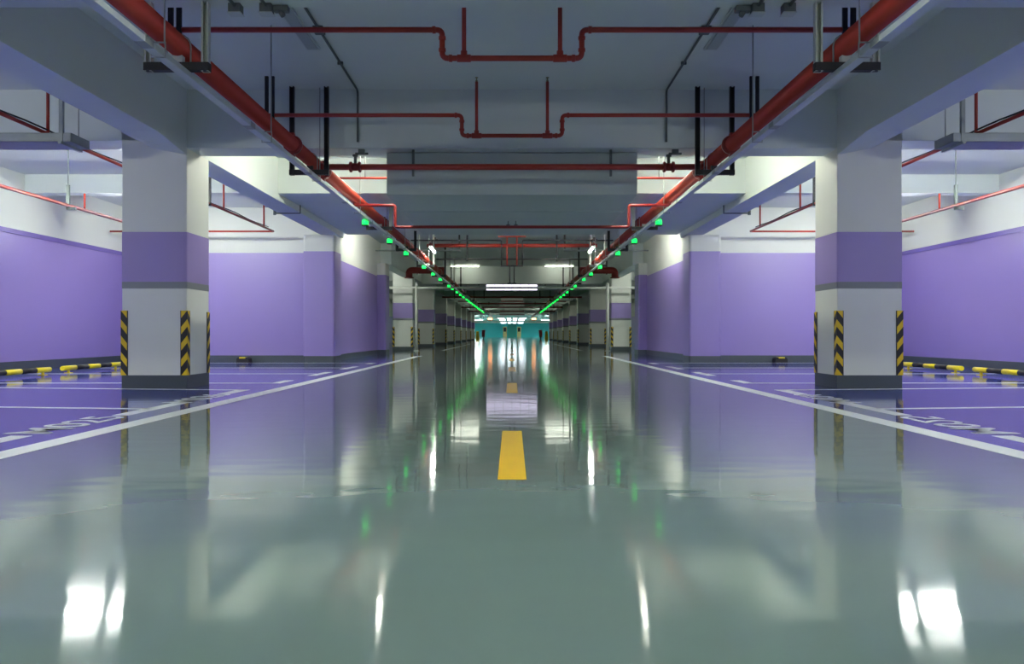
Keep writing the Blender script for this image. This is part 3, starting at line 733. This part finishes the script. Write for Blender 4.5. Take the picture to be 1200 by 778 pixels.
for i, y in enumerate((37.0, 44.0, 49.6, 53.2, 56.8, 60.6, 67.5, 71.0, 76.0, 84.0)):
    cross_pipe('%s dark red pipe crossing the aisle past the pale crossbeam' % ORD[i], y, 2.78 if i % 2 else 3.1, 0.05, 4.0 if i % 3 else 2.6, 'dark_red', (1.6, 3.3) if i % 3 else (1.6,), group='far cross pipes')
for i, (y, z0, z1, x0, x1) in enumerate(((47.0, 2.70, 3.1, 0.7, 2.2), (54.2, 2.65, 3.1, 0.9, 2.2), (62.6, 2.62, 3.0, 0.6, 2.2), (69.0, 2.6, 3.0, 1.1, 2.2), (78.0, 2.6, 3.0, 1.3, 2.2))):
    for s in (-1, 1):
        t = thing('far_duct', '%s dull ventilation duct hanging deep in the aisle, %s of the centre' % (ORD[i], sd(s)), 'duct', (s*(x0+x1)/2, y, z0), 'far ducts')
        b = BM(); box(b, s*x0, s*x1, y, y+1.3, z0, z1, 0, 0.01); obj('casing', b, M['duct'], t)
        for x in (x0+0.2, x1-0.2):
            b = BM(); tube(b, [(s*x, y+0.65, z1-0.01), (s*x, y+0.65, ZS)], 0.012, 6); obj('hanger_rod', b, M['galv'], t)

# far end: yellow A-frame and a red and black scooter on both sides of the aisle
for s in (-1, 1):
    x, y = s*4.15, 92.5
    t = thing('floor_sign', 'yellow A-frame floor sign standing at the far %s edge of the aisle' % sd(s), 'sign', (x, y, 0), 'yellow floor signs')
    for e in (-1, 1):
        b = BM()
        v = [b.verts.new(p) for p in ((x-0.22, y+e*0.28, 0), (x+0.22, y+e*0.28, 0), (x+0.15, y+e*0.03, 1.0), (x-0.15, y+e*0.03, 1.0))]
        w = [b.verts.new(Vector(q.co)+Vector((0, e*0.03, 0.005))) for q in v]
        b.faces.new(v); b.faces.new(w)
        for i in range(4): b.faces.new((v[i], v[(i+1) % 4], w[(i+1) % 4], w[i]))
        obj('panel', b, M['yellow'], t)
    x, y = s*3.6, 97.0
    t = thing('scooter', 'dark red and black scooter parked by the far teal hall, %s side' % sd(s), 'scooter', (x, y, 0), 'parked scooters')
    for dy in (-0.6, 0.6):
        b = BM(); lathe(b, (x-0.055, y+dy, 0.24), (1, 0, 0), [(0, 0.14), (0.0, 0.20), (0.025, 0.24), (0.085, 0.24), (0.11, 0.20), (0.11, 0.14)], 20); obj('wheel', b, M['rubber'], t)
    b = BM(); box(b, x-0.14, x+0.14, y-0.2, y+0.7, 0.28, 0.7, 0, 0.06); box(b, x-0.16, x+0.16, y-0.45, y-0.1, 0.25, 0.34, 0, 0.03); obj('body', b, M['black'], t)
    b = BM(); box(b, x-0.2, x+0.2, y-0.62, y-0.5, 0.3, 1.0, 0, 0.05); obj('front_shield', b, M['scooter_red'], t)
    b = BM(); box(b, x-0.14, x+0.14, y-0.15, y+0.7, 0.7, 0.82, 0, 0.04); obj('seat', b, M['rubber'], t)
    b = BM(); tube(b, [(x, y-0.6, 0.3), (x, y-0.48, 1.05)], 0.03, 8); tube(b, [(x-0.33, y-0.42, 1.1), (x, y-0.48, 1.05), (x+0.33, y-0.42, 1.1)], 0.018, 8); obj('handlebar', b, M['black'], t)
    b = BM(); box(b, x-0.19, x+0.19, y+0.55, y+0.92, 0.84, 1.2, 0, 0.04); obj('top_box', b, M['scooter_red'], t)

# ------------------------------------------------------------------ world, camera, view
w = bpy.data.worlds.new('world'); bpy.context.scene.world = w; w.use_nodes = True
bg = w.node_tree.nodes.get('Background') or w.node_tree.nodes.new('ShaderNodeBackground')
bg.inputs['Color'].default_value = (0.02, 0.02, 0.025, 1); bg.inputs['Strength'].default_value = 1.0

cam = bpy.data.cameras.new('camera'); co = bpy.data.objects.new('camera', cam); C.objects.link(co)
cam.sensor_fit = 'HORIZONTAL'; cam.sensor_width = 36.0; cam.lens = 27.0
cam.shift_y = 2.5/1200.0
cam.clip_start = 0.05; cam.clip_end = 400
co.location = (0, 0, 0.665); co.rotation_euler = (PI/2, 0, 0)
sc = bpy.context.scene
sc.camera = co
sc.view_settings.view_transform = 'Standard'; sc.view_settings.look = 'None'
sc.view_settings.exposure = 2.03; sc.view_settings.gamma = 1.0
try: sc.view_settings.use_curve_mapping = False
except Exception: pass
sc.cycles.max_bounces = 10; sc.cycles.diffuse_bounces = 6; sc.cycles.glossy_bounces = 5
sc.cycles.sample_clamp_indirect = 8.0
sc.cycles.use_denoising = True
